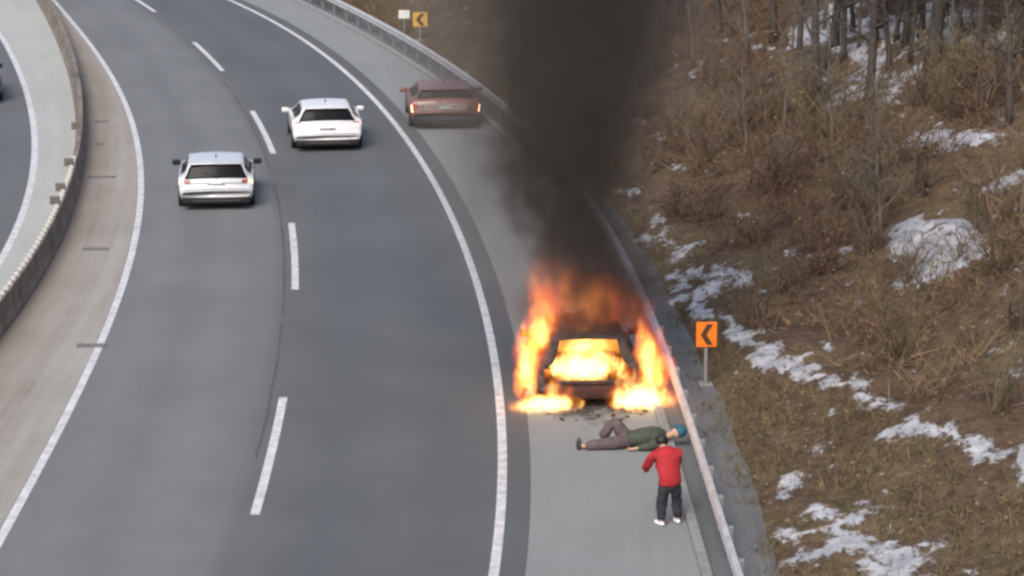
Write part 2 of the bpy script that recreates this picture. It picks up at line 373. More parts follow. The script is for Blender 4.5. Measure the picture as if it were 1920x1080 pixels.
bp = g.n('Bump'); bp.inputs['Strength'].default_value = .9; bp.inputs['Distance'].default_value = .08
g.put(bp.inputs['Height'], g.math('ADD', n3, n2)); g.put(b.inputs['Normal'], bp.outputs[0])
hill = fast_mesh('hillside', V, Fq, hm, smooth=True); hill['kind'] = 'structure'
a_ = hill.data.attributes.new('snow', 'FLOAT', 'POINT'); a_.data.foreach_set('value', SNB.astype(np.float32).ravel())

# ------------------------------------------------------------------ undergrowth, grass, litter (nobody could count them)
def vcol_mat(name, rough=.9):
    m = mat(name, rough=rough, spec=.2); g = NT(m); b = m.node_tree.nodes["Principled BSDF"]
    a = g.attr('tint'); n = g.noise(g.pos(), 2.0, 3, .6)
    c = g.mix(.7, a.outputs['Color'], g.ramp(n, [(.3, (.6,.6,.6)), (.7, (1.3,1.3,1.3))]), 'MULTIPLY')
    g.put(b.inputs['Base Color'], c); return m
M['twig'] = vcol_mat('dry_twigs'); M['grass'] = vcol_mat('dry_grass_blades'); M['leaf'] = vcol_mat('fallen_leaf')
def set_tint(o, cols):
    a = o.data.attributes.new('tint', 'FLOAT_COLOR', 'POINT'); c = np.concatenate([cols, np.ones((len(cols), 1))], 1)
    a.data.foreach_set('color', c.astype(np.float32).ravel())
def blades(P, D, Lg, Wd, C, bend=.25):
    """tapered blade per row: base P, direction D, length, width, colour -> verts(5)+2 faces as quad+tri => use 2 quads"""
    n = len(P); side = np.cross(D, rng.normal(size=(n, 3))); side /= np.linalg.norm(side, axis=1, keepdims=True) + 1e-9
    sag = rng.normal(size=(n, 3)) * bend; 
    m = P + D * (Lg * .5)[:, None] + sag * (Lg * .25)[:, None]; t = P + D * Lg[:, None] + sag * (Lg * .6)[:, None]
    w = side * (Wd * .5)[:, None]
    V = np.stack([P - w, P + w, m + w * .7, m - w * .7, t + w * .15, t - w * .15], 1).reshape(-1, 3)
    i = np.arange(n)[:, None] * 6; F = np.concatenate([i + np.array([[0,1,2,3]]), i + np.array([[3,2,4,5]])], 0)
    return V, F, np.repeat(C, 6, 0)
def unit(v): return v / (np.linalg.norm(v, axis=-1, keepdims=True) + 1e-9)
def scatter(n, dmax, y0=44, y1=150, dmin=.2):
    y = rng.uniform(y0, y1, n); d = dmin + (dmax - dmin) * rng.random(n)
    x = c_rail.x(y) + VERGE + d * np.sqrt(1 + c_rail.slope(y)**2); return x, y, d
# pixel-measured border between the mown bank and the brush (the snow strip)
bank_line = [hit(*p) for p in [(1172,375),(1240,440),(1330,590),(1450,680),(1560,730),(1650,770),(1760,820),(1900,890)]]
bl = np.array(bank_line)
def on_bank(x, y):
    xx = np.interp(y, bl[::-1, 1], bl[::-1, 0]); xx = np.where(y < bl[:, 1].min(), 12, xx); return x < xx
x, y, d = scatter(6200, 46)
keep = ((snow_mask(x, y) < .33) | (rng.random(len(x)) < .10)) & (~on_bank(x, y)) & (rng.random(len(x)) < np.clip(.35 + 1.6 * (fbm(x/4, y/4, 77) - .35), .1, 1))
x, y, d = x[keep], y[keep], d[keep]; z = terrain(x, y)
K = 84; n = len(x); size = rng.uniform(.55, 1.65, n) * np.clip(.6 + d / 12, .5, 1.15)
tone = fbm(x/7, y/7, 12)
tone = np.clip((tone - .5) * 2.2 + .5, 0, 1)
cb = np.array([.086,.048,.033])[None] * (1 - tone[:, None]) + np.array([.165,.112,.068])[None] * tone[:, None]
B = np.repeat(np.stack([x, y, z], 1), K, 0); sz = np.repeat(size, K)
D = rng.normal(size=(n*K, 3)); D[:, 2] = np.abs(D[:, 2]) + .5; D = unit(D)
start = rng.random(n*K) ** 1.5 * .75
P = B + rng.normal(size=(n*K, 3)) * np.array([.22,.22,.02]) * sz[:, None] + D * (start * sz)[:, None]
D2 = unit(D + rng.normal(size=D.shape) * .55)
C = np.repeat(cb, K, 0) * rng.uniform(.55, 1.6, (n*K, 1))
V1, F1, C1 = blades(P, D2, sz * rng.uniform(.25, .75, n*K), rng.uniform(.010, .030, n*K), C)
o = fast_mesh('undergrowth', V1, F1, M['twig']); set_tint(o, C1)
tag(o, 'dense brown leafless scrub covering the hillside', 'undergrowth', kind='stuff')
# dead leaves still on the scrub + on the ground
nl = 60000; x, y, d = scatter(nl, 40)
z = terrain(x, y); up = np.where(on_bank(x, y), .03, rng.random(nl)**2 * 1.0); k = (snow_mask(x, y) < .45) | (rng.random(nl) < .12)
P = np.stack([x, y, z + .02 + up], 1)[k]; n = len(P)
a = unit(rng.normal(size=(n, 3)) * [1,1,.5]); b_ = unit(np.cross(a, rng.normal(size=(n, 3)))); s_ = rng.uniform(.02, .07, (n, 1))
V2 = np.stack([P - a*s_, P + b_*s_*.6, P + a*s_, P - b_*s_*.6], 1).reshape(-1, 3)
C2 = np.repeat(np.array([[.15,.105,.062]]) * rng.uniform(.5, 1.7, (n, 1)) * np.array([1,1,1]) , 4, 0)
o = fast_mesh('fallen_leaves', V2, np.arange(n*4).reshape(-1, 4), M['leaf']); set_tint(o, C2)
tag(o, 'brown dead leaves scattered over the hillside', 'leaves', kind='stuff')
ng = 190000; x, y, d = scatter(ng, 16, dmin=-.55); k = on_bank(x, y) & (snow_mask(x, y) < .5) & (fbm(x/1.1, y/1.1, 91) > .42) & ((d > .05) | (rng.random(ng) < np.clip(.75 + 1.5*d + 1.6*(fbm(x/.9, y/.9, 44)-.5), 0, 1)))
x, y = x[k], y[k]; n = len(x); P = np.stack([x, y, np.maximum(terrain(x, y), np.where(dperp(x, y) < .1, -.005, -9))], 1)
D = rng.normal(size=(n, 3)) * .7; D[:, 2] = np.abs(D[:, 2]) + .5; D = unit(D); tn = fbm(x/2.2, y/2.2, 15)[:, None]
C = (np.array([[.105,.072,.045]]) * (1-tn) + np.array([[.15,.125,.058]]) * tn) * rng.uniform(.6, 1.5, (n, 1))
V3, F3, C3 = blades(P, D, rng.uniform(.12, .34, n), rng.uniform(.012, .025, n), C)
o = fast_mesh('dry_grass', V3, F3, M['grass']); set_tint(o, C3)
tag(o, 'dry brown and olive grass on the bank beside the guardrail', 'grass', kind='stuff')

# ------------------------------------------------------------------ bare trees and shrubs
M['bark'] = mat('bark', (.06,.05,.042), .95, noise=(5,.5), bump=.8, bscale=18)
M['bark_pale'] = mat('pale_bark', (.12,.10,.082), .95, noise=(4,.4), bump=.6, bscale=18)
def tree_parts(name, h, r, seed, lean=.06, m='bark', nb=16, low=.25):
    rd = random.Random(seed); root = empty(name)
    mb = MB(); pts = []; x = y_ = 0
    for i in range(9):
        t = i / 8; pts.append((x, y_, h * t - .25)); x += rd.gauss(lean, .12) * h / 9 * .5; y_ += rd.gauss(0, .1) * h / 9 * .5
    mb.tube(pts, [r * (1.25 if i == 0 else 1) * (1 - .8 * i / 8) for i in range(9)], 8)
    mb.build('trunk', M[m], root, True)
    cb = MB()
    def br(p, d, L, rad, lev):
        q = [p]; dd = d.copy()
        for i in range(3):
            dd = (dd + Vector((rd.gauss(0,.22), rd.gauss(0,.22), rd.gauss(.06,.15)))).normalized(); q.append(q[-1] + dd * L / 3)
        cb.tube(q, [rad, rad*.75, rad*.5, rad*.2], 4 if lev else 5, False)
        if lev < 3:
            for k in range((5, 4, 4)[lev]):
                i = rd.randint(1, 3); e = (dd + Vector((rd.gauss(0,.7), rd.gauss(0,.7), rd.gauss(.15,.5)))).normalized()
                br(q[i], e, L * rd.uniform(.4, .65), rad * .5, lev + 1)
    for k in range(nb):
        t = low + (1 - low) * (k + rd.random()) / nb; i = min(7, int(t * 8)); f = t * 8 - i
        p = Vector(pts[i]).lerp(Vector(pts[i+1]), f); a = rd.uniform(0, 6.28)
        br(p, Vector((math.cos(a), math.sin(a), rd.uniform(.3, 1.1))).normalized(), h * rd.uniform(.16, .3) * (1.15 - .6*t), r * (.5 - .3*t), 1 if nb > 10 else 0)
    cb.build('crown', M[m], root, True)
    return root
def copy_tree(o):
    c = o.copy(); COL.objects.link(c)
    for ch in list(o.children):
        e = ch.copy(); COL.objects.link(e); e.parent = c
        for g_ in list(ch.children):
            q = g_.copy(); COL.objects.link(q); q.parent = e
    return c
protos = [tree_parts('bare_tree', 8.5, .17, 3), tree_parts('bare_tree', 7.2, .12, 5, .15), tree_parts('bare_tree', 9.0, .20, 8, -.05), tree_parts('bare_tree', 6.0, .07, 12, .2, 'bark_pale')]
used = set()
def put_tree(px, py, k, s=1.0, label=None, group=None):
    P = hit(px, py)
    o = protos[k] if k not in used else copy_tree(protos[k]); used.add(k)
    o.location = (P[0], P[1], terrain(P[0], P[1])); o.scale = (s*1.1, s, s); o.rotation_euler = (0, 0, random.uniform(0, 6.28))
    tag(o, label or 'thin bare tree standing among others on the brown hillside', 'tree', group or 'bare trees on the hillside'); return o
put_tree(1745,128,2,1.25,'thick dark trunked bare tree above the upper snow patch')
put_tree(1627,205,0,1.0,'dark bare tree leaning at the foot of the snowy clearing')
put_tree(1668,140,1,.95,'slender bare tree between the two dark trunks')
put_tree(1650,470,3,.8,'pale reddish sapling left of the round snow hollow')
put_tree(1535,190,2,.9,'dark bare tree at the left edge of the snowy clearing')
for px, py, k, s in [(1580,120,1,.9),(1610,95,3,1),(1700,90,0,.9),(1790,100,1,.9),(1830,130,0,1),(1870,60,2,.8),(1905,150,1,1),(1770,40,0,.8),(1660,30,1,.9),(1590,20,2,.8),(1545,60,3,1.1),(1500,120,1,1),(1820,60,3,1),(1720,30,3,1.1),(1640,80,0,.8),
    (1450,80,0,.85),(1400,110,3,1.2),(1350,70,1,1),(1300,130,3,1),(1240,90,1,.9),(1180,60,3,1),(1110,70,1,.9),(1040,45,3,1),(980,60,1,.8),(910,40,3,.9),(1600,60,1,.8),(1680,80,1,.75),(1725,75,0,.7),(1760,95,1,.8),(1800,60,1,.8),(1845,95,1,.75),(1565,90,0,.8),(1655,60,0,.7),(1705,120,1,.7),(1785,130,3,.8),(1550,130,1,.8),(1470,250,3,.9),(1400,300,3,.8),(1560,300,3,.9),(1890,240,1,.9),(1915,420,3,1),(860,20,3,.8),(1280,30,0,.8),(1150,20,2,.7),(1010,15,0,.7)]:
    put_tree(px, py, k, s)
def shrub(seed, m):
    rd = random.Random(seed); root = empty('bare_shrub'); st = MB(); tw = MB()
    for k in range(13):
        a = rd.uniform(0, 6.28); d = Vector((math.cos(a)*.5, math.sin(a)*.5, 1)).normalized(); L = rd.uniform(.8, 1.6)
        q = [Vector((rd.gauss(0,.06), rd.gauss(0,.06), -.05))]
        for i in range(4):
            d = (d + Vector((rd.gauss(0,.18), rd.gauss(0,.18), 0))).normalized(); q.append(q[-1] + d * L / 4)
        st.tube(q, [.02,.017,.013,.009,.004], 4, False)
        for j in range(9):
            i = rd.randint(1, 4); e = (d + Vector((rd.gauss(0,.6), rd.gauss(0,.6), rd.gauss(.1,.4)))).normalized(); L2 = rd.uniform(.2, .55)
            tw.tube([q[i], q[i] + e*L2*.5 + Vector((rd.gauss(0,.03),)*3), q[i] + e*L2], [.008,.006,.003], 3, False)
    st.build('stem', M[m], root); tw.build('twig_mass', M[m], root); return root
M['shrub_a'] = mat('shrub_bark', (.11,.08,.055), .95, noise=(6,.4)); M['shrub_b'] = mat('shrub_bark_olive', (.13,.105,.06), .95, noise=(6,.4))
sp = [shrub(1,'shrub_a'), shrub(2,'shrub_b'), shrub(3,'shrub_a')]; su = set()
for i in range(64):
    for _ in range(50):
        if i in (5, 11, 17, 23): px, py = [(1840,440),(1800,505),(1700,540),(1870,520)][(i-5)//6]; P = hit(px, py); break
        px, py = random.uniform(1180, 1910), random.uniform(40, 1050); P = hit(px, py)
        if not on_bank(P[0], P[1]) and snow_mask(P[:1], P[1:2])[0] < .3: break
    k = i % 3; o = sp[k] if k not in su else copy_tree(sp[k]); su.add(k)
    s = random.uniform(.8, 1.5); o.location = (P[0], P[1], terrain(P[0], P[1])); o.scale = (s*1.2, s, s); o.rotation_euler = (0, 0, random.uniform(0, 6.28))
    tag(o, 'leafless brown shrub growing in the hillside scrub', 'shrub', 'leafless shrubs on the hillside')

# ------------------------------------------------------------------ guardrail, kerb, median barrier
rail = empty('guardrail', (float(c_rail.x(60.)), 60, 0)); tag(rail, 'pale steel guardrail with a W shaped beam along the outer shoulder', 'guardrail')
def child(o, root):
    o.parent = root; o.matrix_parent_inverse = Matrix.Translation(root.location).inverted(); return o
wprof = [(0,.49),(-.04,.51),(-.085,.55),(-.085,.59),(-.03,.64),(-.085,.69),(-.085,.73),(-.04,.78),(0,.80),(.02,.80),(.02,.49)]
yb = []; y_ = 46.0
while y_ < 165:
    yb.append(y_); y_ += 4 / math.sqrt(1 + float(c_rail.slope(y_))**2)
for i in range(len(yb) - 1):
    V = []; m_ = len(wprof); ss = np.linspace(yb[i] + .012, yb[i+1] - .012, 5)
    for yy in ss:
        x0 = float(c_rail.x(yy)); sl = float(c_rail.slope(yy)); nn = math.hypot(1, sl); nx, ny = 1/nn, -sl/nn
        V += [(x0 + o_*nx, yy + o_*ny, z_) for o_, z_ in wprof]
    F = [(a*m_+j, a*m_+(j+1) % m_, (a+1)*m_+(j+1) % m_, (a+1)*m_+j) for a in range(4) for j in range(m_)] + [tuple(range(m_)), tuple(4*m_+j for j in range(m_))[::-1]]
    child(mesh('rail_beam', V, F, M['galv']), rail)
pm = MB().box((-.01,0,.32),(.11,.11,.78),bev=.012).build('post', M['post']); pb = MB().box((-.11,0,.64),(.08,.12,.22),bev=.01).build('spacer_block', M['post'])
first = True
for i in range(len(yb)):
  for h_ in (0, .5):
    yy = yb[i] + h_ * (yb[1] - yb[0])
    if yy > 165: continue
    x0 = float(c_rail.x(yy)) + .12; rz = -math.atan(float(c_rail.slope(yy)))
    a, c = (pm, pb) if first else (pm.copy(), pb.copy())
    if not first: COL.objects.link(a); COL.objects.link(c)
    first = False
    a.location = (x0, yy, 0); a.rotation_euler = (0, 0, rz); child(a, rail)
    c.parent = a
kerb = empty('kerb', (float(kerb_x(60)), 60, 0)); kerb['kind'] = 'structure'
y_ = 40.0
while y_ < 165:
    y2 = y_ + 1.0 if y_ < 90 else y_ + 3.0
    V = []; pr = [(-.10,-.03),(-.09,.10),(-.06,.13),(.10,.13),(.10,-.03)]
    for yy in (y_ + .008, y2 - .008):
        x0 = float(kerb_x(yy)); V += [(x0 + a, yy, z_) for a, z_ in pr]
    child(mesh('kerb_stone', V, [(j, (j+1) % 5, 5+(j+1) % 5, 5+j) for j in range(5)] + [(0,1,2,3,4), (9,8,7,6,5)], M['kerb']), kerb)
    y_ = y2
mbar = empty('median_barrier', (float(c_bar.x(90.)), 90, 0)); tag(mbar, 'dark weathered median barrier topped with small white caps', 'barrier')
prof = [(-.20,0),(-.19,.10),(-.12,.30),(-.08,.80),(.08,.80),(.12,.30),(.19,.10),(.20,0)]
y_ = 60.0
while y_ < 165:
    y2 = y_ + 3.0; V = []
    for yy in np.linspace(y_ + .015, y2 - .015, 4):
        x0 = float(c_bar.x(yy)); V += [(x0 + a, yy, z_) for a, z_ in prof]
    n_ = len(prof); F = [(a*n_+j, a*n_+j+1, (a+1)*n_+j+1, (a+1)*n_+j) for a in range(3) for j in range(n_-1)] + [tuple(range(n_)), tuple(3*n_+j for j in range(n_))[::-1]]
    child(mesh('barrier_segment', V, F, M['barrier']), mbar); y_ = y2
cap = None; y_ = 62.0
while y_ < 92:
    if cap is None: cap = q = MB().box((0,0,.045),(.13,.06,.11),bev=.012).build('white_cap', M['white_cap'])
    else: q = cap.copy(); COL.objects.link(q)
    q.location = (float(c_bar.x(y_)) - .02, y_, .80); child(q, mbar); y_ += .55
for yy in (84.5, 86.5, 90.5, 97, 108):
    q = MB().box((0,0,.12),(.3,.07,.25),bev=.01).build('marker_plate', dark); q.location = (float(c_bar.x(yy)) - .12, yy, .80); child(q, mbar)

# ------------------------------------------------------------------ chevron signs
M['sign_y'] = mat('sign_yellow', (.70,.40,.05), .45, noise=(4,.12)); M['sign_firelit'] = mat('sign_firelit_orange', (.82,.19,.012), .45, noise=(4,.15))  # near panel's orange is yellow with the fire's glow put into its colour
M['sign_k'] = mat('sign_dark', (.06,.03,.015), .5); M['sign_w'] = mat('sign_white', (.75,.74,.72), .5, noise=(5,.1))
def chevron(name, loc, w, h, zc, face, label, rz, flip=1):
    r = empty(name, loc, rz); tag(r, label, 'road sign', 'chevron signs behind the guardrail')
    MB().tube([(0,.03,-.1),(0,.03,zc+h*.3)], .045, 10).build('post', M['post'], r)
    p_ = MB().box((0,-.03,zc),(w,.03,h),bev=.012).build('panel', face, r)
    a = h*.42; t_ = w*.30; x0 = -w*.30*flip; x1 = w*.02*flip
    V = [(x0,-.049,zc),(x1,-.049,zc+a),(x1+t_*flip,-.049,zc+a),(x0+t_*flip,-.049,zc),(x1+t_*flip,-.049,zc-a),(x1,-.049,zc-a)]
    mesh('chevron_mark', V, [(0,1,2,3),(0,3,4,5)], M['sign_k'], r)
    MB().box((0,.02,.03),(.34,.34,.1),bev=.02).build('footing', M['kerb'], r)
    return r
x, y = at(1323, 722); chevron('chevron_sign', (x, y, -.03), .50, .62, 1.30, M['sign_firelit'], 'chevron sign with orange firelight painted into its panel, on a thin post behind the guardrail beside the fire', R(4))
P = hit(788, 78); chevron('chevron_sign', (P[0], P[1], P[2]), .62, .62, .95, M['sign_y'], 'yellow chevron sign behind the guardrail at the far end', R(8))
P = hit(758, 70); r = empty('white_sign', (P[0], P[1], P[2]), R(8)); tag(r, 'small blank white sign left of the far yellow chevron', 'road sign')
MB().tube([(0,.03,-.1),(0,.03,1.0)], .03, 8).build('post', M['post'], r); MB().box((0,-.01,1.0),(.48,.03,.36),bev=.01).build('panel', M['sign_w'], r)

# ------------------------------------------------------------------ cars
M['white'] = mat('white_paint', (.66,.65,.645), .28, noise=(1.5,.05), coat=.6); M['silver'] = mat('pale_paint', (.56,.56,.57), .3, metal=.1, noise=(1.5,.06), coat=.6)
M['maroon'] = mat('red_brown_paint', (.17,.065,.05), .4, noise=(1.5,.12), coat=.4); M['dusty'] = mat('dusty_panel', (.20,.145,.13), .5, noise=(3,.2)); M['blackcar'] = mat('black_paint', (.03,.03,.035), .3, noise=(2,.2), coat=.6)
M['glass'] = mat('tinted_glass', (.008,.010,.011), .15, spec=.08, noise=(2,.3)); M['trim'] = mat('black_trim', (.010,.010,.010), .9, noise=(9,.3))
M['tyre'] = mat('tyre_rubber', (.018,.018,.018), .9, noise=(12,.3)); M['rim'] = mat('alloy', (.4,.4,.41), .35, metal=.8, noise=(9,.1))
M['lens'] = mat('red_lens', (.30,.03,.02), .3, noise=(12,.2)); M['lamp'] = mat('lit_lamp', (.9,.5,.3), .3, emit=((1,.52,.24), 1.7)); M['lamp_hot'] = mat('lit_lamp_bright', (.9,.6,.4), .3, emit=((1,.50,.20), 9))
M['plate'] = mat('number_plate', (.62,.63,.62), .5, noise=(14,.12)); M['skid'] = mat('grey_trim', (.045,.043,.041), .8, noise=(9,.2)); M['chrome'] = mat('chrome', (.6,.6,.6), .2, metal=.9, noise=(9,.1))
def sstep(a, b, x): t = min(1, max(0, (x-a)/(b-a))); return t*t*(3-2*t)
class Shape:
    def __init__(s, W=2.4, H=1.42, L=4.5, belt=.93, roofw=.70, top=None, crown=.05):
        s.hw = W/2; s.H = H; s.L = L; s.belt = belt; s.roofw = roofw; s.crown = crown
        s.top = top
        s.ty = [p[0] for p in top]; s.tz = [p[1] for p in top]
        s.by = [0,.12,.8,3.8,L-.1,L]; s.bz = [.36,.27,.2,.2,.27,.36]
        s.wy = [0,.06,.2,.6,3.6,L-.35,L-.08,L]; s.ww = [.90,.95,.985,1,1,.94,.84,.78]
    def sec(s, y):
        top = np.interp(y, s.ty, s.tz); bot = np.interp(y, s.by, s.bz); w = s.hw * np.interp(y, s.wy, s.ww)
        k = min(1, max(0, (top - s.belt) / (s.H - s.belt)))**.45; wt = w * (1 - (1 - s.roofw) * k)
        if k <= 0: wt = w * .985
        r = min(.10 + .03*k, .35*(top-bot)); bz = min(s.belt, top - r - .02)
        return top, bot, w, wt, r, bz
    def pt(s, y, q, sg=1):
        top, bot, w, wt, r, bz = s.sec(y); q = abs(q)
        if q <= .8: x = (wt - r) * q/.8; z = top - s.crown * (x/wt)**2
        elif q <= 1: a = (q-.8)/.2*math.pi/2; x = wt - r + r*math.sin(a); z = top - s.crown*(((wt-r)/wt)**2)*math.cos(a) - r*(1-math.cos(a))
        elif q <= 2: t = q-1; x = wt + (w - wt)*(.30*t + .70*t**3.2); z = top - r + (bz - top + r)*t
        else:
            prof = [(1.0, bz), (1.005, bz*.55+.62*.45*(1 if bz > .62 else bz/.62)), (1.0, min(.56, bz-.03)), (.985, min(.42, bz-.06)), (.94, bot+.05), (.86, bot), (0, bot)]
            u = (q-2)*(len(prof)-1); i = min(len(prof)-2, int(u)); f = u-i
            x = w*(prof[i][0]*(1-f)+prof[i+1][0]*f); z = prof[i][1]*(1-f)+prof[i+1][1]*f
        yy = y + .16*(x/s.hw)**2.4*max(0, 1-y/1.2) - .25*(x/s.hw)**2.4*max(0, 1-(s.L-y)/1.2)
        return Vector((sg*x, yy, z))
    def nrm(s, y, q, sg):
        e = .004; a = s.pt(min(s.L, y+e), q, sg) - s.pt(max(0, y-e), q, sg); b = s.pt(y, q+e, sg) - s.pt(y, max(0, q-e), sg)
        n = a.cross(b); n = n if n.length > 1e-9 else Vector((0,0,1)); n.normalize(); c = s.pt(y, q, sg) - Vector((0, min(max(y, .9), s.L-1), .65))
        return n if n.dot(c) > 0 else -n
    def shell(s, skip=None, ystep=.05):
        ys = sorted(set([round(v, 4) for v in np.concatenate([np.arange(0, 1.0, .025), np.arange(1.0, s.L, .08), [s.L]])] + [round(v,4) for v in s.ty]))
        qs = list(np.linspace(0,.8,9)) + [.84,.88,.92,.96,1.0] + list(np.linspace(1.1,2,9)) + list(np.linspace(2.08,3,12))
        ring = [(q, -1) for q in qs[::-1]] + [(q, 1) for q in qs[1:]]
        V = [s.pt(y, q, g_) for y in ys for q, g_ in ring]; n = len(ring); F = []
        for i in range(len(ys)-1):
            for j in range(n-1):
                if skip:
                    ym = (ys[i]+ys[i+1])/2; qm = (ring[j][0]+ring[j+1][0])/2
                    if skip(ym, qm): continue
                F.append((i*n+j, i*n+j+1, (i+1)*n+j+1, (i+1)*n+j))
        if not skip or not skip(0, 0): F.append(tuple(range(n))); 
        F.append(tuple((len(ys)-1)*n+j for j in range(n))[::-1])
        return V, F
    def patch(s, name, y0, y1, q0, q1, m, parent, off=.006, ny=7, nq=9, both=False, sg=1, rnd=False):
        """a panel lying on the body; q0<0 spans the centre line"""
        mb = MB()
        for sgn in ((-1, 1) if both else (sg,)):
            V = []
            for i in range(ny):
                for j in range(nq):
                    y = y0 + (y1-y0)*i/(ny-1); q = q0 + (q1-q0)*j/(nq-1); g_ = sgn if q >= 0 else -sgn
                    if rnd and i in (0, ny-1): q *= .93
                    elif rnd and i in (1, ny-2): q *= .985
                    V.append(s.pt(y, q, g_) + s.nrm(y, abs(q), g_)*off)
            mb.add(V, [(i*nq+j, i*nq+j+1, (i+1)*nq+j+1, (i+1)*nq+j) for i in range(ny-1) for j in range(nq-1)])
        o = mb.build(name, m, parent, True)
        sm_ = o.modifiers.new('thickness', 'SOLIDIFY'); sm_.thickness = .008; sm_.offset = 0
        return o
def wheel(parent, x, y, r=.34, w=.26):
    sg = 1 if x > 0 else -1; e = MB().lathe([(-w/2, r*.6), (-w/2, r*.93), (-w/2+.03, r), (w/2-.03, r), (w/2, r*.93), (w/2, r*.6)]).build('wheel', M['tyre'], parent, True)
    e.location = (x, y, r)
    rm = MB().lathe([(sg*(w/2-.05), .02), (sg*(w/2-.03), r*.2), (sg*(w/2-.06), r*.45), (sg*(w/2-.015), r*.6), (-sg*(w/2-.02), r*.6)], n=20)
    for k in range(5):
        a = k*2*math.pi/5; rm.tube([(sg*(w/2-.03), 0, 0), (sg*(w/2-.03), r*.55*math.cos(a), r*.55*math.sin(a))], .035, 5)
    rm.build('rim', M['rim'], e, True); return e
def car(name, S_, paint, label, cat, group, win, rear, light, lamp='lamp', mirror='trim', dark_bumper=.40, hatch=True):
    r = empty(name); tag(r, label, cat, group); hw = S_.hw
    V, F = S_.shell(); body = mesh('body', V, F, paint, r, True)
    rw = S_.patch('rear_window', win[0], win[1], -win[2], win[2], M['glass'], r, nq=19, ny=9, rnd=True)
    cl = S_.cowl; 
    S_.patch('windscreen', cl[0], cl[1], -.88, .88, M['glass'], r, nq=19)
    for sg in (-1, 1):
        for a, b_ in S_.side: S_.patch('side_window', a, b_, 1.06, 1.88, M['glass'], r, sg=sg)
        S_.patch('door_handle', 1.55, 1.75, 2.02, 2.06, M['chrome'], r, sg=sg, off=.02); S_.patch('door_handle', 2.55, 2.75, 2.02, 2.06, M['chrome'], r, sg=sg, off=.02)
        lt = S_.patch('tail_light', light[0], light[1], light[2], light[3], M['lens'], r, sg=sg, off=.01)
        lm = S_.patch('lamp', light[0], light[1], light[3]-.02, light[3]+.5 if light[3] > .95 else light[3]+.22, M[lamp], lt, sg=sg, off=.013)
        S_.patch('headlight', S_.L-.42, S_.L-.12, .62, .98, M['chrome'], r, sg=sg, off=.01)
        mm = MB(); mm.box((sg*(hw+.12), S_.cowl[1]-.32, .98), (.26,.14,.17), bev=.04); mm.tube([(sg*(hw-.12), S_.cowl[1]-.28, .92), (sg*(hw+.04), S_.cowl[1]-.3, .95)], .035, 6)
        mm.build('wing_mirror', M[mirror], r, True)
        for yy in (.86, S_.L-.92):
            wheel(r, sg*(hw-.115), yy)
            am = MB().lathe([(sg*(hw-.12), .30), (sg*(hw+.008), .30), (sg*(hw+.008), .40), (sg*(hw-.12), .41)], n=30, c=(0, yy, .34))
            am.v = [(x, y, max(z, .2)) for x, y, z in am.v]; am.build('arch_trim', M['trim'], r)
    bb = MB().box((0,.09,(dark_bumper+.2)/2), (hw*1.80,.34,dark_bumper-.2), bev=.05); bb.build('lower_bumper', M['trim'], r, True)
    MB().box((0,-.085,dark_bumper-.09), (hw*1.25,.03,.055), bev=.012).build('skid_trim', M['skid'], r)
    S_.patch('panel_gap', light[0]-.012, light[0]-.006, -.74, .74, M['trim'], r, off=.001, ny=2, nq=25)
    S_.patch('bumper_crease', .018, .024, -.86, .86, M['skid'], r, off=.001, ny=2, nq=25)
    eb = S_.patch('emblem', light[1]+.004, light[1]+.022, -.045, .045, M['chrome'], r, off=.012, ny=3, nq=5)
    pl = S_.patch('number_plate', rear[0], rear[1], -.16, .16, M['plate'], r, off=.012)
    MB().box((0,rear[2],rear[3]), (.55,.03,.05), bev=.012).build('plate_garnish', M['chrome'], r)
    if hatch:
        zt = S_.pt(win[1]+.03, 0); MB().box((0,zt.y-.02,zt.z+.005), (hw*2*S_.roofw*.9,.22,.045), bev=.02).build('spoiler', paint, r, True)
        S_.patch('brake_light', win[1]+.015, win[1]+.035, -.12, .12, M['lens'], r, off=.004)
    MB().tube([(0,1.3,S_.H-.02),(0,1.15,S_.H+.13)], [.025,.008], 6).build('antenna', M['trim'], r)
    MB().tube([(.05,win[0]-.0+.01,S_.pt(win[0],0).z+.02),(-.42,win[0]+.10,S_.pt(win[0]+.10,.3).z+.02)], .012, 5).build('rear_wiper', M['trim'], r)
    for sg in (-1, 1): MB().tube([(sg*hw*.6,-.05,.26),(sg*hw*.6,.3,.26)], .045, 10).build('exhaust', M['chrome'], r, True)
    return r
def place(o, px, py, rz, z=0):
    x, y = at(px, py); o.location = (x, y, z); o.rotation_euler = (0, 0, rz); return o
def heading(y, c=c_dash): return math.atan(-float(c.slope(y)) * .75)

s1 = Shape(W=2.34, H=1.45, roofw=.75, belt=.95, top=[(0,.60),(.02,.66),(.06,.69),(.10,.72),(.16,.90),(.20,.96),(.24,.965),(.47,1.34),(.53,1.39),(.70,1.42),(1.3,1.45),(2.0,1.45),(2.4,1.40),(2.6,1.34),(3.25,.99),(3.7,.93),(4.2,.80),(4.42,.66),(4.5,.55)])
s1.cowl = (2.64, 3.2); s1.side = [(.72,1.12),(1.17,1.95),(2.0,2.62)]
c1 = car('white_car', s1, M['silver'], 'white crossover car in the left lane with black mirrors and orange lit tail lights', 'car', 'cars driving past the fire', (.235,.49,.84), (.12,.15,.10,.80), (.145,.185,.62,.80), 'lamp', 'trim')
place(c1, 406, 394, heading(88))
s2 = Shape(W=2.40, H=1.51, roofw=.70, belt=1.0, top=[(0,.56),(.03,.64),(.08,.70),(.12,.84),(.16,.93),(.20,.98),(.25,1.03),(.28,1.06),(.50,1.38),(.56,1.44),(.74,1.485),(1.4,1.51),(2.0,1.51),(2.4,1.42),(2.6,1.38),(3.25,1.02),(3.7,.96),(4.2,.84),(4.42,.7),(4.5,.58)])
s2.cowl = (2.64, 3.2); s2.side = [(.76,1.12),(1.17,1.95),(2.0,2.62)]
